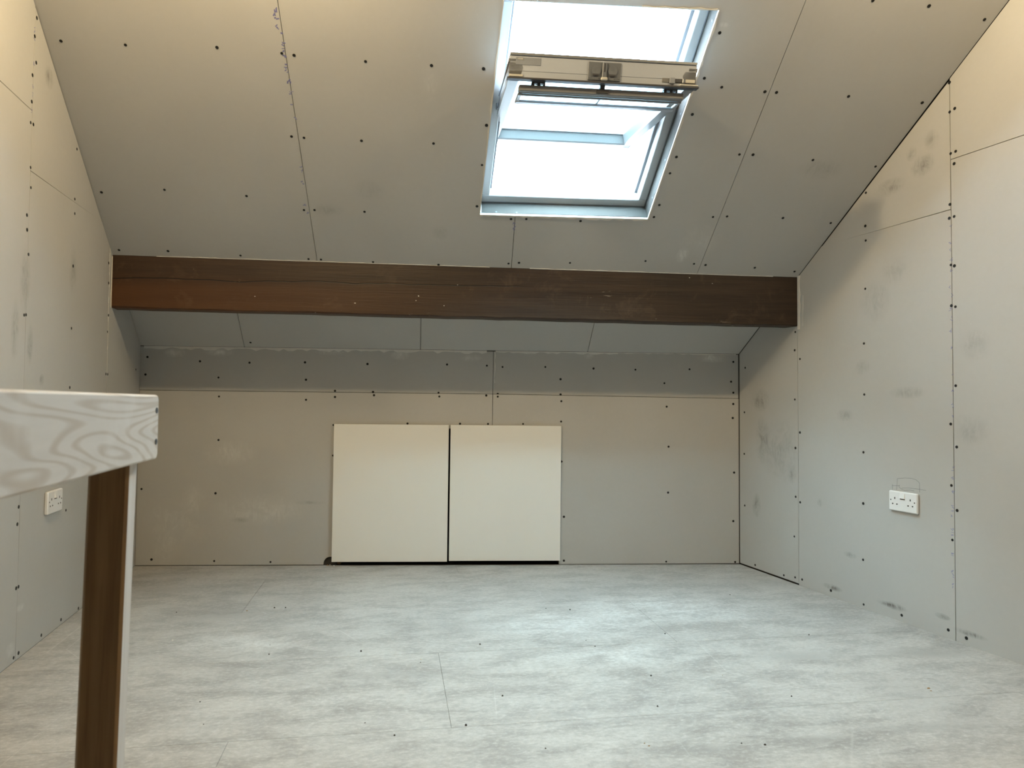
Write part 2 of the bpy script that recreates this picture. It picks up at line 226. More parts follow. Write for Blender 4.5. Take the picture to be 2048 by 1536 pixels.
def mat_beam():
    t = NT('dark_stained_timber'); v = t.coord()
    g = t.noise(t.scaled(v, (1.2, 14, 30)), 1.0, 5, 0.62, 0.6); g2 = t.noise(t.scaled(v, (6, 40, 150)), 1.0, 3, 0.6)
    c = t.mix(t.rng(g, 0.32, 0.68), (0.018, 0.010, 0.0058), (0.046, 0.026, 0.0145))
    c = t.mix(t.rng(g2, 0.45, 0.75, 0, 0.5), c, (0.022, 0.011, 0.006))
    sx = t.node('ShaderNodeSeparateXYZ', inp={0: v})
    # redder, cleaner stain towards the left end and the lower half
    stain = t.math('MULTIPLY', t.rng(sx.outputs[0], 0.6, -1.5, 0, 1, True), t.rng(sx.outputs[2], 0.05, -0.05, 0.15, 1, True))
    c = t.mix(t.math('MULTIPLY', stain, 0.6), c, (0.11, 0.042, 0.011))
    blot = t.noise(v, 7, 4, 0.7, 0.5); c = t.mix(t.rng(blot, 0.58, 0.78, 0, 0.35), c, (0.15, 0.095, 0.06))
    # hairline shake that runs along the middle of the left half
    wob = t.math('MULTIPLY', t.math('SUBTRACT', t.noise(t.scaled(v, (2.2, 0, 0)), 1.0, 3), 0.5), 0.05)
    line = t.math('ABSOLUTE', t.math('SUBTRACT', t.math('ADD', sx.outputs[2], wob), 0.012))
    crack = t.math('MULTIPLY', t.rng(line, 0.0012, 0.0030, 1, 0), t.rng(sx.outputs[0], 0.35, 0.15, 0, 1))
    c = t.mix(crack, c, (0.004, 0.003, 0.002))
    scuff = t.math('MULTIPLY', t.rng(t.noise(t.scaled(v, (9, 9, 26)), 1.0, 5, 0.75, 1.0), 0.66, 0.74), t.rng(t.noise(v, 2.2, 2), 0.5, 0.62))
    c = t.mix(t.math('MULTIPLY', scuff, 0.55), c, (0.42, 0.36, 0.30))
    chip = t.rng(t.noise(t.scaled(v, (34, 34, 55)), 1.0, 1), 0.80, 0.82); c = t.mix(chip, c, (0.7, 0.66, 0.6))
    h = t.math('SUBTRACT', g2, t.math('MULTIPLY', crack, 2.0))
    return t.out(c, 0.48, h, 0.25, 0.003, spec=0.4)
M['beam'] = mat_beam()
def mat_whitewash():
    t = NT('whitewashed_pine'); v = t.coord()
    w = t.noise(t.scaled(v, (1.5, 5, 12)), 1.0, 1.5, 0.35, 0.35)
    ring = t.math('SINE', t.math('MULTIPLY', w, 135)); ring = t.rng(ring, 0.0, 1.0)
    f = t.noise(t.scaled(v, (6, 60, 90)), 1.0, 3)
    c = t.mix(t.math('MULTIPLY', ring, 0.6), (0.66, 0.635, 0.595), (0.44, 0.375, 0.30))
    c = t.mix(t.rng(f, 0.4, 0.8, 0, 0.3), c, (0.46, 0.44, 0.41))
    c = t.mix(t.rng(t.noise(v, 13, 3), 0.5, 0.75, 0, 0.55), c, (0.74, 0.73, 0.70))
    return t.out(c, 0.6, f, 0.12, 0.001, spec=0.3)
M['whitewash'] = mat_whitewash()
def mat_leg_white():
    t = NT('whitewashed_leg_face'); v = t.coord()
    g = t.noise(t.scaled(v, (60, 60, 1.2)), 1.0, 3, 0.6, 0.2)
    return t.out(t.mix(t.rng(g, 0.3, 0.7), (0.68, 0.66, 0.63), (0.58, 0.55, 0.51)), 0.6, g, 0.08, 0.001, spec=0.3)
M['whitewash_leg'] = mat_leg_white()
def mat_brown():
    t = NT('brown_stained_pine'); v = t.coord()
    g = t.noise(t.scaled(v, (55, 55, 1.3)), 1.0, 3, 0.6, 0.3); g2 = t.noise(t.scaled(v, (160, 160, 4)), 1.0, 2)
    c = t.mix(t.rng(g, 0.35, 0.65), (0.30, 0.18, 0.075), (0.20, 0.112, 0.044)); c = t.mix(t.rng(g2, 0.5, 0.8, 0, 0.4), c, (0.14, 0.075, 0.03))
    return t.out(c, 0.55, g2, 0.1, 0.001)
M['brown'] = mat_brown()
FLOOR_ROT = math.radians(4.3)
def mat_floor(obj):
    t = NT('grey_stone_effect_board'); v = t.coord(obj)
    n = t.node('ShaderNodeVectorRotate', rotation_type='Z_AXIS', inp={'Vector': v, 'Angle': -FLOOR_ROT}); r = n.outputs[0]
    big = t.noise(r, 1.6, 3, 0.65, 0.3); st = t.noise(t.scaled(r, (5, 11, 1)), 1.0, 6, 0.72, 0.35); st2 = t.noise(t.scaled(r, (48, 80, 1)), 1.0, 4, 0.8, 0.0)
    c = t.mix(t.rng(big, 0.32, 0.68), (0.42, 0.40, 0.375), (0.31, 0.297, 0.28))
    c = t.mix(t.rng(st, 0.42, 0.70, 0, 0.55), c, (0.55, 0.535, 0.51)); c = t.mix(t.rng(st, 0.52, 0.28, 0, 0.6), c, (0.22, 0.21, 0.20))
    c = t.mix(t.rng(st2, 0.5, 0.72, 0, 0.6), c, (0.60, 0.59, 0.565))
    c = t.mix(t.rng(st2, 0.48, 0.26, 0, 0.55), c, (0.25, 0.24, 0.225))
    brk = t.math('ADD', t.math('MULTIPLY', t.rng(st, 0.35, 0.62), t.rng(st2, 0.35, 0.6)), 0.2)
    dk, lt = smudges_and_light(t, v, DATA['smudge_and_light']['floor'], brk)
    c = t.mix(dk, c, (0.17, 0.165, 0.16)); c = t.mix(lt, c, (0.74, 0.74, 0.73))  # pale centre patches paint in the skylight's brightness along with dust
    # fine pale scratches
    wv = t.node('ShaderNodeTexVoronoi', feature='DISTANCE_TO_EDGE', inp={'Vector': t.vmath('ADD', r, t.scaled(v, (0.3, -0.2, 0))), 'Scale': 2.3})
    scr = t.math('MULTIPLY', t.rng(wv.outputs['Distance'], 0.0, 0.006, 1, 0), t.rng(t.noise(r, 1.3, 2), 0.52, 0.62))
    c = t.mix(t.math('MULTIPLY', scr, 0.25), c, (0.75, 0.75, 0.73))
    return t.out(c, t.rng(st, 0.3, 0.7, 0.42, 0.58), st2, 0.08, 0.001, spec=0.4)

# ------------------------------------------------------------------ room shell
GAP = 0.0012
BOARD = 0.0125
panels = {k: [] for k in SM}
def shell(name, key, slabs, w0=-0.12):
    b = MB()
    for poly in slabs: b.prism(poly, w0, -BOARD)
    o = b.build(name, M['backing'], None, centre=False); o.matrix_world = SM[key]
    return tag(o, kind='structure')
def inset(poly, g):
    """shrink a polygon by g (joints between boards)"""
    n = len(poly); a = sum(poly[i][0] * poly[(i + 1) % n][1] - poly[(i + 1) % n][0] * poly[i][1] for i in range(n))
    if a < 0: poly = poly[::-1]
    res = []
    for i in range(n):
        p0, p1, p2 = Vector(poly[i - 1]), Vector(poly[i]), Vector(poly[(i + 1) % n])
        d1, d2 = (p1 - p0).normalized(), (p2 - p1).normalized(); n1, n2 = Vector((-d1.y, d1.x)), Vector((-d2.y, d2.x))
        k = 1 + n1.dot(n2); m = (n1 + n2) / max(k, 0.3); res.append(tuple(p1 + m * g))
    return res
def board(key, parent, mat, poly, g=GAP, proud=0.0):
    b = MB().prism(inset(poly, g), -BOARD, proud); o = b.build('plasterboard', mat, parent)
    panels[key].append((poly, o, proud)); return o
def inside(p, poly):
    c = False; n = len(poly); j = n - 1
    for i in range(n):
        (xi, yi), (xj, yj) = poly[i], poly[j]
        if (yi > p[1]) != (yj > p[1]) and p[0] < (xj - xi) * (p[1] - yi) / (yj - yi) + xi: c = not c
        j = i
    return c
def ln(p, q): return lambda x: p[1] + (q[1] - p[1]) * (x - p[0]) / (q[0] - p[0])      # y(x)
def lv(p, q): return lambda y: p[0] + (q[0] - p[0]) * (y - p[1]) / (q[1] - p[1])      # x(y)

# back knee wall: u to the right, v up
Wb = shell('wall_back', 'back', [[(-0.12, -0.1), (1.08, -0.1), (1.08, 1.24), (-0.12, 1.24)], [(2.32, -0.1), (3.5, -0.1), (3.5, 1.24), (2.32, 1.24)], [(1.08, 0.76), (2.32, 0.76), (2.32, 1.24), (1.08, 1.24)]])
mb_ = plasterboard('plasterboard_back', Wb, 'back')
arc = [(1.049 + 0.037 * math.cos(a), 0.008 + 0.038 * math.sin(a)) for a in [math.pi - i * math.pi / 9 for i in range(0, 7)]]
board('back', Wb, mb_, [(0, 0.002), (1.012, 0.002)] + arc + [(1.08, 0.047), (1.08, 0.76), (1.937, 0.76), (1.937, 0.958), (0, 0.957)])
board('back', Wb, mb_, [(1.937, 0.76), (2.32, 0.76), (2.32, 0.002), (3.362, 0.004), (3.357, 0.949), (1.937, 0.958)], proud=0.003)
board('back', Wb, mb_, [(0, 0.957), (1.937, 0.958), (1.937, 1.200), (-0.002, 1.1985)])
board('back', Wb, mb_, [(1.937, 0.958), (3.357, 0.949), (3.355, 1.204), (1.937, 1.200)])
MB().box((1.0, -0.002, -0.10), (1.10, 0.06, -0.03)).build('timber_batten', M['brown'], Wb)
# dark eaves cupboard behind the two doors
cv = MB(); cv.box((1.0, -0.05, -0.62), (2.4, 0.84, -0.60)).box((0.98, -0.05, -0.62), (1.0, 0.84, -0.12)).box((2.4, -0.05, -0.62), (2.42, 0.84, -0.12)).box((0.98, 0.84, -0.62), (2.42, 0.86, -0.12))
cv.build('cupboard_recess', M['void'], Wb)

# right wall: u towards the camera, v up
RC = ln((0.0683, 1.2564), (3.0378, 3.4292)); END_R = 5.62; ZF = 3.42
Wr = shell('wall_right', 'right', [[(-0.12, -0.1), (END_R, -0.1), (END_R, ZF + 0.1), (3.0, ZF + 0.1), (-0.12, RC(-0.12) + 0.06)]])
mr_ = plasterboard('plasterboard_right', Wr, 'right')
ua, ub = 0.493, 1.378
flat_u = (ZF - RC(0)) / (RC(1) - RC(0))
rcg = lambda u: RC(u) - 0.001
board('right', Wr, mr_, [(0.002, 0.007), (ua, 0.007), (ua, rcg(ua)), (0.002, rcg(0))])
usx = 0.668
board('right', Wr, mr_, [(ua, -0.004), (ub, -0.004), (ub, 1.690), (usx, RC(usx) - 0.001), (ua, rcg(ua))])
board('right', Wr, mr_, [(ub, 1.690), (ub, rcg(ub) - 0.004), (usx, RC(usx) - 0.004)], g=0.002)
board('right', Wr, mr_, [(ub, -0.004), (ub + 1.2, -0.004), (ub + 1.2, 1.86), (ub, 1.889)], g=0.0016)
board('right', Wr, mr_, [(ub, 1.889), (ub + 1.2, 1.86), (ub + 1.2, rcg(ub + 1.2)), (ub, rcg(ub))])
for a, b in ((ub + 1.2, ub + 2.4), (ub + 2.4, END_R)):
    board('right', Wr, mr_, [(a, -0.004), (b, -0.004), (b, 1.95), (a, 1.95)])
    t_ = [(a, 1.95), (b, 1.95), (b, ZF)] + ([(flat_u, ZF)] if a < flat_u < b else []) + [(a, min(ZF, RC(a)))]
    board('right', Wr, mr_, t_)

# left wall: u away from the camera, v up (far corner at u = 5.6174)
LC = ln((5.4614, 1.3154), (2.5296, 3.4918)); UL = 5.6174
Wl = shell('wall_left', 'left', [[(-0.12, -0.1), (UL + 0.12, -0.1), (UL + 0.12, LC(UL + 0.12) + 0.06), (2.63, ZF + 0.1), (-0.12, ZF + 0.1)]])
ml_ = plasterboard('plasterboard_left', Wl, 'left')
lcg = lambda u: LC(u) - 0.001
la, lb = 5.048, 4.152
board('left', Wl, ml_, [(la, 0.0003), (UL - 0.002, 0.0003), (UL - 0.002, lcg(UL)), (la, lcg(la))], proud=0.001)
usl = 4.925
board('left', Wl, ml_, [(lb, 0.0003), (la, 0.0003), (la, lcg(la)), (usl, LC(usl) - 0.001), (lb, 1.700)], g=0.0009)
board('left', Wl, ml_, [(lb, 1.700), (usl, LC(usl) - 0.003), (lb, lcg(lb) - 0.002)], g=0.0016)
board('left', Wl, ml_, [(lb - 1.2, 0.0003), (lb, 0.0003), (lb, 1.912), (lb - 1.2, 1.905)], g=0.0009)
board('left', Wl, ml_, [(lb - 1.2, 1.905), (lb, 1.912), (lb, lcg(lb)), (lb - 1.2, lcg(lb - 1.2))], g=0.0016)
for a, b in ((lb - 2.4, lb - 1.2), (0.0, lb - 2.4)):
    board('left', Wl, ml_, [(a, 0.002), (b, 0.002), (b, 1.92), (a, 1.92)])
    fu = 5.4614 + (ZF - 1.3154) * (2.5296 - 5.4614) / (3.4918 - 1.3154)
    t_ = [(a, 1.92), (b, 1.92), (b, min(ZF, LC(b)))] + ([(fu, ZF)] if a < fu < b else []) + [(a, ZF)]
    board('left', Wl, ml_, t_)

# sloping ceiling: u to the right, v up the slope
VT = 3.70
cl, crr = lv((0.0272, 0.193), (0.5362, 3.8087)), lv((3.378, 0.0852), (4.0948, 3.6942))
WBL, WBR, WTR, WTL = (1.8452, 0.9510), (2.6283, 0.9500), (2.6948, 1.8955), (1.9112, 1.8965)
wl, wr = lv(WBL, WTL), lv(WBR, WTR)
Wc = shell('ceiling', 'ceil', [[(-0.15, -0.12), (3.5, -0.12), (3.75, WBL[1]), (-0.05, WBL[1])], [(-0.05, WBL[1]), WBL, WTL, (0.0, WTL[1])], [WBR, (3.75, WBL[1]), (3.95, WTR[1]), WTR], [(0.0, WTL[1]), WTL, WTR, (3.95, WTR[1]), (4.3, VT + 0.1), (0.3, VT + 0.1)]], w0=-0.10)
mc_ = plasterboard('plasterboard_ceiling', Wc, 'ceil')
bf = ln((0.0896, 0.6537), (3.468, 0.6027)); bf0 = lambda u: bf(u) + 0.0
bb = lambda u: bf(u) - 0.115
s0 = lv((1.1098, 1.8632), (1.0576, 0.628)); s1 = lv((3.003, 1.945), (2.9522, 0.6055)); sc = lambda v: 2.008
q = lambda f, v: (f(v), v)
V2 = 3.0
board('ceil', Wc, mc_, [(cl(bf(0.1)) + .001, bf(0.1)), (s0(bf(1.06)), bf(1.06)), q(s0, V2), (cl(V2) + .001, V2)])
board('ceil', Wc, mc_, [(s0(bf(1.06)), bf(1.06)), (2.008, bf(2.0)), (2.008, 0.9508), WBL, WTL, (2.03, WTL[1]), (2.06, V2), q(s0, V2)])
board('ceil', Wc, mc_, [(2.008, bf(2.0)), (s1(bf(2.95)), bf(2.95)), q(s1, V2), (2.06, V2), (2.03, WTL[1]), WTR, WBR, (2.008, 0.9508)])
board('ceil', Wc, mc_, [(s1(bf(2.95)), bf(2.95)), (crr(bf(3.4)) - .001, bf(3.4)), (crr(V2) - .001, V2), q(s1, V2)])
for a, b in ((cl, s0), (s0, s1), (s1, crr)):
    board('ceil', Wc, mc_, [q(a, V2), q(b, V2), q(b, VT), q(a, VT)])
lows = [lambda v: cl(v) + .001, lv((0.5873, 0.2638), (0.5637, 0.0191)), lv((1.5447, 0.2571), (1.5312, 0.011)), lv((2.4811, 0.233), (2.4785, -0.003)), lambda v: crr(v) - .001]
for a, b in zip(lows, lows[1:]):
    board('ceil', Wc, mc_, [q(a, 0.001), q(b, 0.001), (b(bb(b(0.5))), bb(b(0.5))), (a(bb(a(0.5))), bb(a(0.5)))], g=0.0014)

# flat upper ceiling and the wall behind the camera close the room
M['low_bounce'] = plain('dark_low_bounce', (0.16, 0.14, 0.12), 0.82, 0, 0.25)  # unseen ceiling and wall coloured dark to cut bounced light
tag(MB().box((-1.6, -1.7, ZF), (3.3, 1.16, ZF + 0.1)).build('ceiling_upper', M['low_bounce']), kind='structure')
tag(MB().box((-1.1, -1.62, -0.1), (3.2, -1.5, ZF + 0.1)).build('wall_front', M['low_bounce']), kind='structure')

# floor: 600 mm boards laid in rows, clipped to the room
room = [(-0.853, -1.5), (-1.6897, 4.0547), (1.6745, 3.9683), (2.9042, -1.5)]
fl = MB().prism([(-1.0, -1.62), (-1.85, 4.75), (1.85, 4.70), (3.05, -1.62)], -0.12, -0.018).build('floor', M['backing'], centre=False); tag(fl, kind='structure')
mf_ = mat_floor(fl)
MB().prism([(-0.72, 4.02), (-0.72, 4.7), (0.7, 4.7), (0.7, 3.99)], -0.018, -0.001).build('floor_board', M['void'], fl)  # cupboard floor, its shade put into the same near-black colour
def clip(poly, clipper):
    out = poly; n = len(clipper)
    a = sum(clipper[i][0] * clipper[(i + 1) % n][1] - clipper[(i + 1) % n][0] * clipper[i][1] for i in range(n))
    if a < 0: clipper = clipper[::-1]
    for i in range(n):
        A, B = clipper[i], clipper[(i + 1) % n]; src = out; out = []
        side = lambda p: (B[0] - A[0]) * (p[1] - A[1]) - (B[1] - A[1]) * (p[0] - A[0])
        for j in range(len(src)):
            P, Q = src[j - 1], src[j]; sp, sq = side(P), side(Q)
            if sp * sq < 0: t = sp / (sp - sq); out.append((P[0] + (Q[0] - P[0]) * t, P[1] + (Q[1] - P[1]) * t))
            if sq >= 0: out.append(Q)
        if not out: return []
    return out
ca, sa = math.cos(FLOOR_ROT), math.sin(FLOOR_ROT)
rot = lambda x, y: (x * ca - y * sa, x * sa + y * ca)
seam_at = {0: 0.35, 1: -0.63, 2: 1.08, 3: 0.17, 4: -0.42, 5: 0.5, 6: -0.6, 7: 0.9, 8: 0.0, 9: 0.7}
for r in range(10):
    y1 = 4.40 - 0.60 * r; y0 = y1 - 0.60
    for k in range(-3, 3):
        x0 = seam_at[r] + 2.4 * k; g = 0.0005
        p = clip([rot(x0 + g, y0 + g), rot(x0 + 2.4 - g, y0 + g), rot(x0 + 2.4 - g, y1 - g), rot(x0 + g, y1 - g)], room)
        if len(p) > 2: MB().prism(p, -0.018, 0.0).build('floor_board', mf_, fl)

# ------------------------------------------------------------------ screws, print, filler on the boards
scr_me = None
for key, wall in (('ceil', Wc), ('back', Wb), ('right', Wr), ('left', Wl)):
    for (u, v) in DATA['screws'][key]:
        par, pz = wall, 0.0
        for poly, o, proud in panels[key]:
            if inside((u, v), poly): par, pz = o, proud; break
        if scr_me is None:
            s_ = MB().disc((0, 0, 0), 0.0062, -0.001, 0.0009, 12, dish=0.0005).build('screw', M['screw'], centre=False); scr_me = s_.data; o = s_
        else:
            o = bpy.data.objects.new('screw', scr_me); col.objects.link(o)
        o.parent = par; o.location = Vector((u, v, pz)) - (Vector(par.location) if par is not wall else Vector((0, 0, 0)))
        k = random.uniform(0.85, 1.1); o.scale = (k, k, 1)
rnd = random.Random(3)
def strokes(key, wall, pts, name, sx, sy_, bold=1.0):
    groups = {}
    for i, (u, v) in enumerate(pts):
        b = MB()
        for j in range(rnd.randint(2, 3)):
            cu, cv_ = u + rnd.uniform(-.4, .4) * sx, v + rnd.uniform(-.45, .45) * sy_; a = rnd.choice((0.1, 1.5, 0.7, -0.6)) + rnd.uniform(-.2, .2)
            L, T = rnd.uniform(.35, .7) * max(sx, sy_), rnd.uniform(.0012, .003) * bold
            dx, dy = math.cos(a) * L / 2, math.sin(a) * L / 2; nx, ny = -math.sin(a) * T / 2, math.cos(a) * T / 2
            b.prism([(cu - dx - nx, cv_ - dy - ny), (cu + dx - nx, cv_ + dy - ny), (cu + dx + nx, cv_ + dy + ny), (cu - dx + nx, cv_ - dy + ny)], -0.001, 0.0002 + 0.00005 * j)
        o = b.build(name, M['ink'] if i < 12 and key == 'ceil' else M['ink_pale'], wall)
strokes('ceil', Wc, DATA['ink']['ceil'], 'printed_mark', 0.014, 0.017, 2.0)
strokes('right', Wr, DATA['ink']['right'], 'printed_mark', 0.011, 0.018, 1.3)
strokes('left', Wl, DATA['ink']['left'], 'printed_mark', 0.010, 0.02)
for lp in DATA['pencil']:
    b = MB()
    for p, q_ in zip(lp, lp[1:]):
        p, q_ = Vector(p), Vector(q_); d = (q_ - p).normalized(); n = Vector((-d.y, d.x)) * 0.0007
        b.prism([tuple(p - n), tuple(q_ - n), tuple(q_ + n), tuple(p + n)], -0.001, 0.0002)
    b.build('pencil_line', M['pencil'], Wr)
def jagged(name, wall, p, q_, h0, h1, mat, side=1, w=0.002, step=0.025, lift=0.0):
    p, q_ = Vector(p), Vector(q_); L = (q_ - p).length; d = (q_ - p) / L; n = Vector((-d.y, d.x)) * side
    k = max(2, int(L / step)); poly = [tuple(p + d * L * i / k - n * lift) for i in range(k + 1)]
    poly += [tuple(p + d * L * i / k + n * rnd.uniform(h0, h1)) for i in range(k, -1, -1)]
    return MB().prism(poly, -0.004, w).build(name, mat, wall)
jagged('filler_bead', Wb, (0.02, 1.1995), (1.90, 1.2025), 0.006, 0.020, M['filler'], -1, 0.003)
jagged('filler_bead', Wb, (1.95, 1.2025), (2.65, 1.204), 0.004, 0.014, M['filler'], -1, 0.003)
jagged('filler_bead', Wb, (2.65, 1.204), (3.34, 1.205), 0.001, 0.007, M['filler'], -1, 0.002)
jagged('filler_bead', Wb, (1.945, 1.198), (1.945, 1.02), 0.001, 0.006, M['filler'], 1, 0.0045)
jagged('filler_bead', Wr, (0.497, 1.300), (0.497, 1.575), 0.010, 0.019, M['filler'], -1, 0.004)
jagged('filler_bead', Wr, (0.530, 1.315), (0.533, 1.47), 0.001, 0.006, M['filler'], -1, 0.0012)
jagged('filler_bead', Wl, (5.082, 1.34), (5.082, 1.585), 0.004, 0.010, M['paper'], 1, 0.004)
jagged('filler_bead', Wl, (5.052, 1.02), (5.052, 1.595), 0.001, 0.004, M['filler'], 1, 0.0015)
jagged('filler_bead', Wc, (0.30, bf(.3) + .001), (1.9, bf(1.9) + .001), 0.000, 0.004, M['filler'], 1, 0.002)
jagged('filler_bead', Wc, (2.1, bf(2.1) + .001), (3.35, bf(3.35) + .001), 0.000, 0.005, M['filler'], 1, 0.002)
jagged('torn_edge', Wc, WBL, WBR, 0.003, 0.015, M['paper'], -1, 0.003, 0.02)
jagged('torn_edge', Wc, WBR, WTR, 0.002, 0.010, M['paper'], -1, 0.003, 0.02)
jagged('torn_edge', Wc, WBL, WTL, 0.001, 0.007, M['paper'], 1, 0.002, 0.03)
jagged('torn_edge', Wc, (WTL[0] + .5, WTL[1]), (WTR[0] - .005, WTR[1]), 0.001, 0.007, M['paper'], 1, 0.003, 0.02)

# ------------------------------------------------------------------ roof beam
bl_, br_ = Vector((-1.625, 3.531, 0)), Vector((1.775, 3.485, 0))
def beam():
    N = 40; v = []; f = []; prof = 6
    dr = (br_ - bl_).normalized(); nn = Vector((-dr.y, dr.x, 0)); r2 = random.Random(5)
    for i in range(N + 1):
        t = i / N; p = bl_.lerp(br_, t); zb = 1.341 + (1.318 - 1.341) * t + r2.uniform(-.0012, .0012); zt = 1.63; j = r2.uniform(-.0008, .0008); c = 0.006 + r2.uniform(-.002, .003)
        for (d, z) in ((j, zt), (j, zb + c), (c + j, zb), (0.10 - c, zb), (0.10, zb + c), (0.10, zt)):
            q_ = p + nn * d; v.append((q_.x, q_.y, z))
    for i in range(N):
        for k in range(prof):
            a = i * prof + k; b = i * prof + (k + 1) % prof; f.append((a, b, b + prof, a + prof))
    f.append(tuple(range(prof))); f.append(tuple(N * prof + k for k in range(prof)))
    m = MB(); m.add(v, f); return m
bo = beam().build('roof_beam', M['beam'])
tag(bo, 'dark brown stained timber beam running across the room under the sloping ceiling', 'beam')

# ------------------------------------------------------------------ eaves cupboard doors
Mb = SM['back']
for (u0, u1, v0, v1, lab) in ((1.059, 1.6925, 0.0225, 0.7815, 'left one of the two cream flat cupboard doors low in the back wall'), (1.7025, 2.3255, 0.0265, 0.7820, 'right one of the two cream flat cupboard doors low in the back wall')):
    o = MB().bev((u0, v0, 0.004), (u1, v1, 0.022), 0.0012).build('cupboard_door', M['door']); o.matrix_world = Mb @ Matrix.Translation(o.location); tag(o, lab, 'door', group='cream cupboard doors in the back wall')

# ------------------------------------------------------------------ double wall sockets
def socket(key, u0, u1, v0, v1, lab):
    W, H = u1 - u0, v1 - v0
    e = bpy.data.objects.new('wall_socket', None); col.objects.link(e); e.empty_display_size = 0.05
    e.matrix_world = SM[key] @ Matrix.Translation(((u0 + u1) / 2, (v0 + v1) / 2, 0.0))
    tag(e, lab, 'socket', group='white double wall sockets')
    fp = MB().bev((-W / 2, -H / 2, 0.0), (W / 2, H / 2, 0.0135), 0.0035).build('faceplate', M['plastic'], e, centre=False)
    MB().add([(-.013, .013, .0125), (.013, .013, .0125), (.013, .037, .0125), (-.013, .037, .0125), (-.012, .014, .0185), (.012, .014, .0185), (.012, .036, .0145), (-.012, .036, .0145)],
             [(3, 2, 1, 0), (4, 5, 6, 7), (0, 1, 5, 4), (1, 2, 6, 5), (2, 3, 7, 6), (3, 0, 4, 7)]).build('rocker_switch', M['plastic'], e)
    MB().box((-.0125, .0095, .0130), (.0125, .0135, .0139)).build('rocker_gap_shadow', M['slot'], fp)  # dark strip standing in for the shadow and gap below the rocker
    for s in (-1, 1):
        x = s * 0.0395
        for (a, b, w, h) in ((0, .012, .0045, .0085), (-.011, -.0125, .0065, .005), (.011, -.0125, .0065, .005)):
            MB().box((x + a - w / 2, b - h / 2, 0.0130), (x + a + w / 2, b + h / 2, 0.0139)).build('pin_slot', M['slot'], fp)
        MB().disc((s * 0.0602, 0.0035, 0.0130), 0.0028, 0, 0.0010, 12, dish=.0006).build('fixing_screw', M['screw'], fp)
    return e
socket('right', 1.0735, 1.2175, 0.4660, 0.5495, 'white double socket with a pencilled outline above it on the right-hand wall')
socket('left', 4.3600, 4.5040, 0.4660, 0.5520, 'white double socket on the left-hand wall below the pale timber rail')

# ------------------------------------------------------------------ roof window
BLw = Vector((0.1313, 3.2471, 1.7747)); ex = Vector((0.9998, -0.0221, -0.0009)); es = Vector((0.0484, -0.7983, 0.6003)); en = Vector((0.0141, 0.6015, 0.7987))
BLw = SM['ceil'] @ Vector((WBL[0], WBL[1], 0))
WW, WL = 0.7832, 0.9475
PM = Matrix(((ex.x, es.x, en.x, BLw.x), (ex.y, es.y, en.y, BLw.y), (ex.z, es.z, en.z, BLw.z), (0, 0, 0, 1)))
win = bpy.data.objects.new('window_1', None); col.objects.link(win); win.location = BLw
tag(win, 'open white centre-pivot roof window in the sloping ceiling', kind='structure'); win.empty_display_size = 0.2
def wpart(b, name, mat, parent=win, mtx=PM, smooth=False):
    o = b.build(name, mat, None, smooth, centre=True, M=mtx)
    o.parent = parent
    o.location = Vector(o.location) - (Vector(parent.location) if parent.parent is None else Vector(parent.location) + Vector(win.location))
    return o
N1 = 0.088
wpart(MB().box((-0.014, -0.014, 0.0127), (WW + 0.014, 0.0, N1)), 'reveal_lining', M['lining'])
wpart(MB().box((-0.014, WL, 0.0127), (WW + 0.014, WL + 0.014, N1)), 'reveal_lining', M['lining'])
wpart(MB().box((-0.014, 0, 0.0127), (0.0, WL, N1)), 'reveal_lining', M['lining'])
wpart(MB().box((WW, 0, 0.0127), (WW + 0.014, WL, N1)), 'reveal_lining', M['lining'])
# fixed frame: stepped section
def fmember(lo, hi): return MB().bev(lo, hi, 0.003)
FW = 0.040
for nm, lo, hi in (('frame_bottom', (0.0, 0.0), (WW, FW)), ('frame_top', (0.0, WL - FW), (WW, WL)), ('frame_side', (0.0, FW), (FW, WL - FW)), ('frame_side', (WW - FW, FW), (WW, WL - FW))):
    m = MB(); m.bev((lo[0], lo[1], N1 + 0.0015), (hi[0], hi[1], N1 + 0.060), 0.003)
    fr = wpart(m, nm, M['win_frame'])
    g = 0.004
wpart(MB().box((0.002, 0.0025, N1), (WW - 0.002, 0.0065, N1 + 0.0015)), 'frame_joint', M['seal'])
wpart(MB().box((WW - 0.0065, 0.0, N1), (WW - 0.0025, WL, N1 + 0.0015)), 'frame_joint', M['seal'])
wpart(MB().box((0.0025, 0.0, N1), (0.0065, WL, N1 + 0.0015)), 'frame_joint', M['seal'])
# outer part of the frame with dark seal groove and grey cladding, upper half is exposed by the open sash
for a, b in ((0.0, FW + .012), (WW - FW - .012, WW)):
    wpart(MB().box((a, 0.0, N1 + 0.060), (b, WL, N1 + 0.066)), 'frame_seal', M['seal'])
    wpart(MB().bev((a, 0.0, N1 + 0.066), (b, WL, N1 + 0.115), 0.003), 'cladding', M['cladding'])
wpart(MB().bev((0.0, -0.01, N1 + 0.060), (WW, FW - .004, N1 + 0.075), 0.003), 'cladding', M['win_frame'])
wpart(MB().bev((0.0, WL - FW - .012, N1 + 0.060), (WW, WL + .03, N1 + 0.115), 0.003), 'cladding', M['cladding'])
for x in (0.075, 0.17, 0.36, 0.58, 0.74): wpart(MB().disc((x, -0.0005, 0.02), 0.0045, 0, 0.0015, 10, ((1, 0, 0), (0, 0, -1), (0, 1, 0))), 'lining_screw', M['screw_grey'])
for s_ in (0.10, 0.30, 0.52, 0.72, 0.90): wpart(MB().disc((WW + 0.0005, s_, 0.03), 0.0045, 0, 0.0015, 10, ((0, 1, 0), (0, 0, 1), (-1, 0, 0))), 'lining_screw', M['screw_grey'])
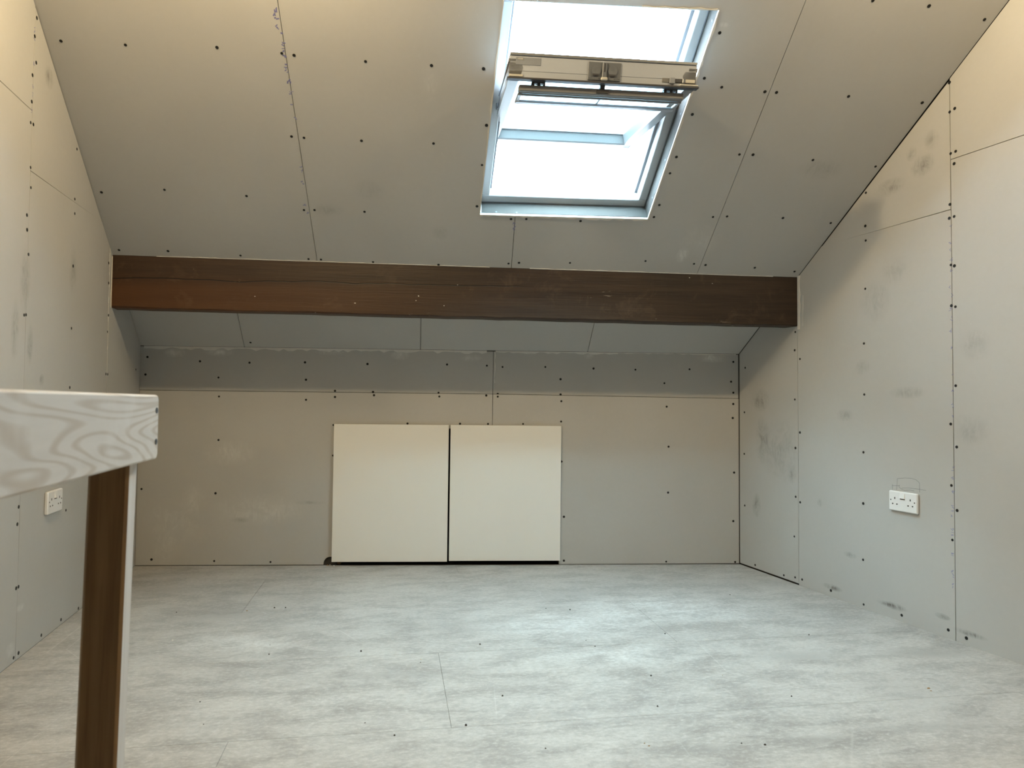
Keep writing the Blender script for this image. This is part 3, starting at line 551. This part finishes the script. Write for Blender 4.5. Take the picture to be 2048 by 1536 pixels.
for s_ in (0.07, 0.86): wpart(MB().disc((WW - FW, s_, N1 + 0.03), 0.009, 0, 0.002, 14, ((0, 1, 0), (0, 0, 1), (-1, 0, 0))), 'frame_plug', M['alu'])

# sash: turned about its middle; local x across, y = a (towards the top rail), z = b (outwards)
TH = 0.7568; S0, N0, X0 = 0.4534, 0.0803, 0.0314; SWD = 0.68; A = 0.44
c_, s_n = math.cos(TH), math.sin(TH)
dirA = es * c_ - en * s_n; dirB = es * s_n + en * c_
piv = PM @ Vector((X0, S0, N0)); rx = (ex + dirB * -0.012).normalized()
QM = Matrix(((rx.x, dirA.x, dirB.x, piv.x), (rx.y, dirA.y, dirB.y, piv.y), (rx.z, dirA.z, dirB.z, piv.z), (0, 0, 0, 1)))
sash = bpy.data.objects.new('window_sash', None); col.objects.link(sash); sash.parent = win; sash.location = piv - BLw; sash.empty_display_size = 0.1
def sp(b, name, mat, smooth=False): return wpart(b, name, mat, sash, QM, smooth)
def stile(x0, x1, s):   # side member with a chamfer towards the glass
    xo, xi = (x0, x1) if s > 0 else (x1, x0)
    prof = [(xo, 0.0), (xi - s * 0.004, 0.0), (xi, 0.006), (xi + s * 0.010, 0.044), (xi, 0.060), (xo, 0.060)]
    n = len(prof); v = [(p[0], a, p[1]) for a in (-A, A) for p in prof]
    return MB().add(v, [tuple(range(n)), tuple(range(n, 2 * n))] + [(i, (i + 1) % n, n + (i + 1) % n, n + i) for i in range(n)])
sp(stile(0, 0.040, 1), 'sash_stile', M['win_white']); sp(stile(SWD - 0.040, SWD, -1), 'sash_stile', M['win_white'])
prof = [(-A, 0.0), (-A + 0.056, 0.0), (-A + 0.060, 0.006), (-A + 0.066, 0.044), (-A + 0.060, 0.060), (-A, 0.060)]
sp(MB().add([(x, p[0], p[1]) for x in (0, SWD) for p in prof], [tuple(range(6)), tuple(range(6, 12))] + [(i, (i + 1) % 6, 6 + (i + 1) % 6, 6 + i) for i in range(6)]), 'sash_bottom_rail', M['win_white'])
sp(MB().bev((-0.004, -A - 0.006, 0.060), (SWD + 0.004, -A + 0.04, 0.074), 0.002), 'sash_cladding', M['cladding'])
for a, b in ((-0.004, 0.03), (SWD - 0.03, SWD + 0.004)): sp(MB().bev((a, -A, 0.060), (b, A, 0.074), 0.002), 'sash_cladding', M['cladding'])
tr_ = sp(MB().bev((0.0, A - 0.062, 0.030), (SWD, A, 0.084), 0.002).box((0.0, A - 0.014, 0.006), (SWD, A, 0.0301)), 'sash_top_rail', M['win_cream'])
sp(MB().bev((0.0, A - 0.07, 0.084), (SWD, A + 0.004, 0.094), 0.0015), 'sash_cladding', M['alu'])
sp(MB().bev((-0.006, A - 0.016, 0.0), (SWD + 0.010, A + 0.012, 0.0062), 0.001), 'seal_strip', M['gasket'])
sp(MB().bev((SWD - 0.06, A + 0.001, 0.0065), (SWD + 0.006, A + 0.013, 0.012), 0.001), 'corner_clip', M['brass'])
sp(MB().bev((0.0, A + 0.001, 0.010), (0.05, A + 0.004, 0.018), 0.001), 'corner_clip', M['brass'])
sp(MB().bev((0.038, -A + 0.062, 0.046), (SWD - 0.038, A - 0.055, 0.058), 0.001), 'glass_pane', M['glass'])
sp(MB().box((0.046, -A + 0.064, 0.0455), (SWD - 0.046, -A + 0.071, 0.0465)).box((0.040, -A + 0.064, 0.0455), (0.047, A - 0.06, 0.0465)).box((SWD - 0.047, -A + 0.064, 0.0455), (SWD - 0.040, A - 0.06, 0.0465)), 'glazing_seal', M['gasket'])
# latch plate on the top rail's edge
ax = ((1, 0, 0), (0, 0, -1), (0, 1, 0))
lp_ = sp(MB().bev((0.283, A, 0.012), (0.402, A + 0.004, 0.076), 0.0015), 'latch_plate', M['steel'])
for cx in (0.312, 0.372):
    sp(MB().disc((cx, A + 0.004, 0.046), 0.017, 0, 0.003, 20, ax, dish=0.0015), 'latch_cam', M['steel'])
    sp(MB().box((cx - 0.013, A + 0.0065, 0.027), (cx + 0.010, A + 0.0085, 0.033)), 'latch_slot', M['gasket'])
sp(MB().bev((0.334, A + 0.004, 0.018), (0.350, A + 0.010, 0.074), 0.002).box((0.339, A + 0.010, 0.036), (0.345, A + 0.0102, 0.072)), 'latch_bolt', M['steel'])
sp(MB().box((0.340, A + 0.0100, 0.040), (0.344, A + 0.0108, 0.070)), 'latch_slot', M['gasket'])
sp(MB().bev((0.330, A + 0.004, 0.010), (0.354, A + 0.014, 0.022), 0.003), 'latch_keeper', M['brass'])
for cx in (0.290, 0.302, 0.324, 0.360, 0.382, 0.395): sp(MB().disc((cx, A + 0.004, 0.020), 0.0026, 0, 0.0015, 8, ax), 'rivet', M['steel'])
# data plate with tiny maker's lettering
dp = sp(MB().bev((0.022, A, 0.052), (0.112, A + 0.0012, 0.078), 0.0006), 'data_plate', M['plate'])
sp(MB().box((0.027, A + 0.0010, 0.0685), (0.050, A + 0.0015, 0.0755)), 'data_plate_logo', M['alu'])
tc = bpy.data.curves.new('maker_lettering', 'FONT'); tc.body = 'VELUX'; tc.size = 0.0066; tc.extrude = 0.0002
to_ = bpy.data.objects.new('maker_lettering', tc); col.objects.link(to_)
bpy.context.view_layer.update()
tm = bpy.data.meshes.new_from_object(to_.evaluated_get(bpy.context.evaluated_depsgraph_get())); bpy.data.objects.remove(to_)
tm.materials.clear(); tm.materials.append(M['plastic'])
TM = QM @ basis((0.0275, A + 0.0018, 0.0700), (1, 0, 0), (0, 0, 1), (0, -1, 0))
tm.transform(TM); lt = bpy.data.objects.new('maker_lettering', tm); col.objects.link(lt); lt.parent = sash; recentre(lt); lt.location = Vector(lt.location) - piv
# barrel bolt at the right of the top rail
sp(MB().bev((0.555, A, 0.018), (0.672, A + 0.0015, 0.034), 0.0008), 'bolt_recess', M['win_white'])
sp(MB().bev((0.582, A + 0.001, 0.014), (0.602, A + 0.006, 0.036), 0.0015), 'bolt_guide', M['plate'])
sp(MB().box((0.602, A + 0.001, 0.021), (0.630, A + 0.004, 0.032)), 'bolt_bar', M['gasket'])
sp(MB().bev((0.630, A + 0.001, 0.018), (0.640, A + 0.006, 0.034), 0.0015), 'bolt_knob', M['steel'])
sp(MB().bev((0.640, A + 0.001, 0.020), (0.676, A + 0.004, 0.032), 0.001), 'bolt_strip', M['brass'])
# opening bar: an open frame hung on brackets under the top rail
hx0, hx1 = 0.040, 0.646
hb = sp(MB().bev((hx0, 0.396, -0.034), (hx1, 0.426, -0.010), 0.004), 'opening_bar', M['bar'])
sp(MB().bev((hx0, 0.388, -0.040), (hx1, 0.398, -0.032), 0.002), 'opening_bar_lip', M['plate'])
sp(MB().bev((hx0, 0.300, -0.042), (hx1, 0.326, -0.032), 0.002), 'opening_bar_rail', M['bar'])
for x in (hx0, hx1 - 0.014): sp(MB().bev((x, 0.300, -0.040), (x + 0.014, 0.40, -0.030), 0.002), 'opening_bar_end', M['bar'])
sp(MB().bev((0.342, 0.31, -0.038), (0.348, 0.395, -0.030), 0.001), 'opening_bar_divider', M['plate'])
for x in (0.085, 0.570): sp(MB().box((x, 0.405, -0.012), (x + 0.010, 0.426, 0.001)).box((x + 0.022, 0.405, -0.012), (x + 0.032, 0.426, 0.001)).box((x + 0.044, 0.405, -0.012), (x + 0.050, 0.426, 0.001)).box((x, 0.405, -0.004), (x + .05, 0.426, 0.001)), 'bar_bracket', M['gasket'])
sp(MB().box((0.335, 0.405, -0.012), (0.352, 0.428, 0.002)).box((0.322, 0.424, -0.028), (0.365, 0.430, -0.018)), 'bar_bracket', M['gasket'])
# pivot hinges
for x in (-0.010, SWD): sp(MB().bev((x, -0.03, 0.02), (x + 0.010, 0.03, 0.06), 0.003), 'pivot_hinge', M['steel'])
# sky portal guides the daylight sampling through the opening
pl = bpy.data.lights.new('sky_portal', 'AREA'); pl.shape = 'RECTANGLE'; pl.size = WW; pl.size_y = WL
pl.cycles.is_portal = True
po = bpy.data.objects.new('sky_portal', pl); col.objects.link(po)
pc = PM @ Vector((WW / 2, WL / 2, 0.42)); zz = en; yy = es
po.matrix_world = Matrix(((ex.x, yy.x, zz.x, pc.x), (ex.y, yy.y, zz.y, pc.y), (ex.z, yy.z, zz.z, pc.z), (0, 0, 0, 1)))

# ------------------------------------------------------------------ pale timber table in the foreground
far = Vector((-0.4413, 1.130, 0.0)); d_ = Vector((0.1121, -0.9937, 0)); n_ = Vector((-0.9937, -0.1121, 0))
TMx = Matrix(((d_.x, n_.x, 0, far.x), (d_.y, n_.y, 0, far.y), (0, 0, 1, 0), (0, 0, 0, 1)))
tb = bpy.data.objects.new('timber_table', None); col.objects.link(tb); tb.matrix_world = TMx
tag(tb, 'whitewashed pine table with a brown leg, cut off at the left edge', 'table')
TL_, TWd, Z0, Z1, RT = 1.9, 0.62, 0.8115, 0.9085, 0.024
def rail(y0, y1, r=0.007):
    # rounded ends and edges: rounded-rectangle outline in (s, z), chamfered across the thickness
    def outline(i, rr):
        pts = []
        for cx, cz, a0 in ((TL_ - rr - i, Z1 - rr - i, 0), (rr + i, Z1 - rr - i, 90), (rr + i, Z0 + rr + i, 180), (TL_ - rr - i, Z0 + rr + i, 270)):
            for k in range(6): a = math.radians(a0 + 18 * k); pts.append((cx + rr * math.cos(a), cz + rr * math.sin(a)))
        return pts
    rings = [(y0, 0.003), (y0 + 0.001, 0.0012), (y0 + 0.003, 0), (y1 - 0.003, 0), (y1 - 0.001, 0.0012), (y1, 0.003)]
    v = []; n = 24
    for y, i in rings: v += [(p[0], y, p[1]) for p in outline(i, r)]
    f = [tuple(range(n))[::-1], tuple(range((len(rings) - 1) * n, len(rings) * n))]
    for k in range(len(rings) - 1): f += [(k * n + i, k * n + (i + 1) % n, (k + 1) * n + (i + 1) % n, (k + 1) * n + i) for i in range(n)]
    return MB().add(v, f)
sr = rail(0, RT).build('side_rail', M['whitewash'], tb, centre=False); rail(TWd - RT, TWd).build('side_rail', M['whitewash'], tb)
for z in (0.885, 0.838):
    o = MB().disc((0.013, 0.0, z), 0.0045, 0, 0.0012, 12, ((1, 0, 0), (0, 0, 1), (0, -1, 0)), dish=0.0012).build('rail_screw', M['screw_grey'], sr)
def leg(s0_, y0, lean, flip=False):
    T, Wd_ = 0.040, 0.054; b = MB()
    b.bev((0, 0, 0), (T, Wd_, 0.9), 0.004)
    for p in b.v: p.x += (0.9 - p.z) * lean
    m = Matrix.Translation((s0_, y0, 0)); o = b.build('leg', M['brown'], tb, M=m)
    o.data.materials.append(M['whitewash_leg'])
    for p in o.data.polygons:
        if abs(p.normal.y) > 0.9: p.material_index = 1
    return o
leg(0.008, RT + .0005, 0.05); leg(0.008, TWd - RT - 0.0625, 0.05); leg(TL_ - 0.05, RT + .0005, -0.02); leg(TL_ - 0.05, TWd - RT - 0.0625, -0.02)
MB().bev((0.012, RT + 0.064, Z0), (0.036, TWd - RT - 0.064, Z1 - 0.02), 0.003).build('end_rail', M['whitewash'], tb)
MB().bev((TL_ - 0.04, RT + 0.064, Z0), (TL_ - 0.016, TWd - RT - 0.064, Z1 - 0.02), 0.003).build('end_rail', M['whitewash'], tb)
for k in range(5):
    w = (TWd - 2 * RT - 0.012) / 5; y = RT + 0.004 + k * (w + 0.001)
    MB().bev((0.05 if k in (0, 4) else 0.04, y, Z1 - 0.022), (TL_ - 0.055, y + w - 0.002, Z1 - 0.002), 0.002).build('top_board', M['whitewash'], tb)

# ------------------------------------------------------------------ grit on the floor
rg = random.Random(11); cb = {0: MB(), 1: MB(), 2: MB()}
for x, y, k in DATA['crumbs']:
    r = rg.uniform(0.002, 0.0042) * (1.3 if k == 1 else 1); h = r * rg.uniform(.6, 1.2); a0 = rg.uniform(0, 6); n = 6; el = rg.uniform(.6, 1.0) if k != 2 else 0.4
    if k == 2: r *= 1.8
    v = [(x + r * math.cos(a0 + i * 1.047) * rg.uniform(.8, 1.1), y + el * r * math.sin(a0 + i * 1.047), 0.0) for i in range(n)] + [(x + .5 * r * math.cos(a0 + i * 1.047), y + .5 * el * r * math.sin(a0 + i * 1.047), h) for i in range(n)]
    cb[k].add(v, [tuple(range(n))[::-1], tuple(range(n, 2 * n))] + [(i, (i + 1) % n, n + (i + 1) % n, n + i) for i in range(n)])
ge = bpy.data.objects.new('floor_grit', None); col.objects.link(ge)
big = MB()
for k in cb: big.add(cb[k].v, cb[k].f)
bpy.data.objects.remove(ge)
go = big.build('floor_grit', M['crumb_dark'])
go.data.materials.append(M['crumb_white']); go.data.materials.append(M['crumb_wood'])
nf = [len(cb[k].f) for k in (0, 1, 2)]
for i, p in enumerate(go.data.polygons): p.material_index = 0 if i < nf[0] else (1 if i < nf[0] + nf[1] else 2)
tag(go, 'tiny dark and white crumbs of building grit scattered over the grey floor', 'debris', kind='stuff')
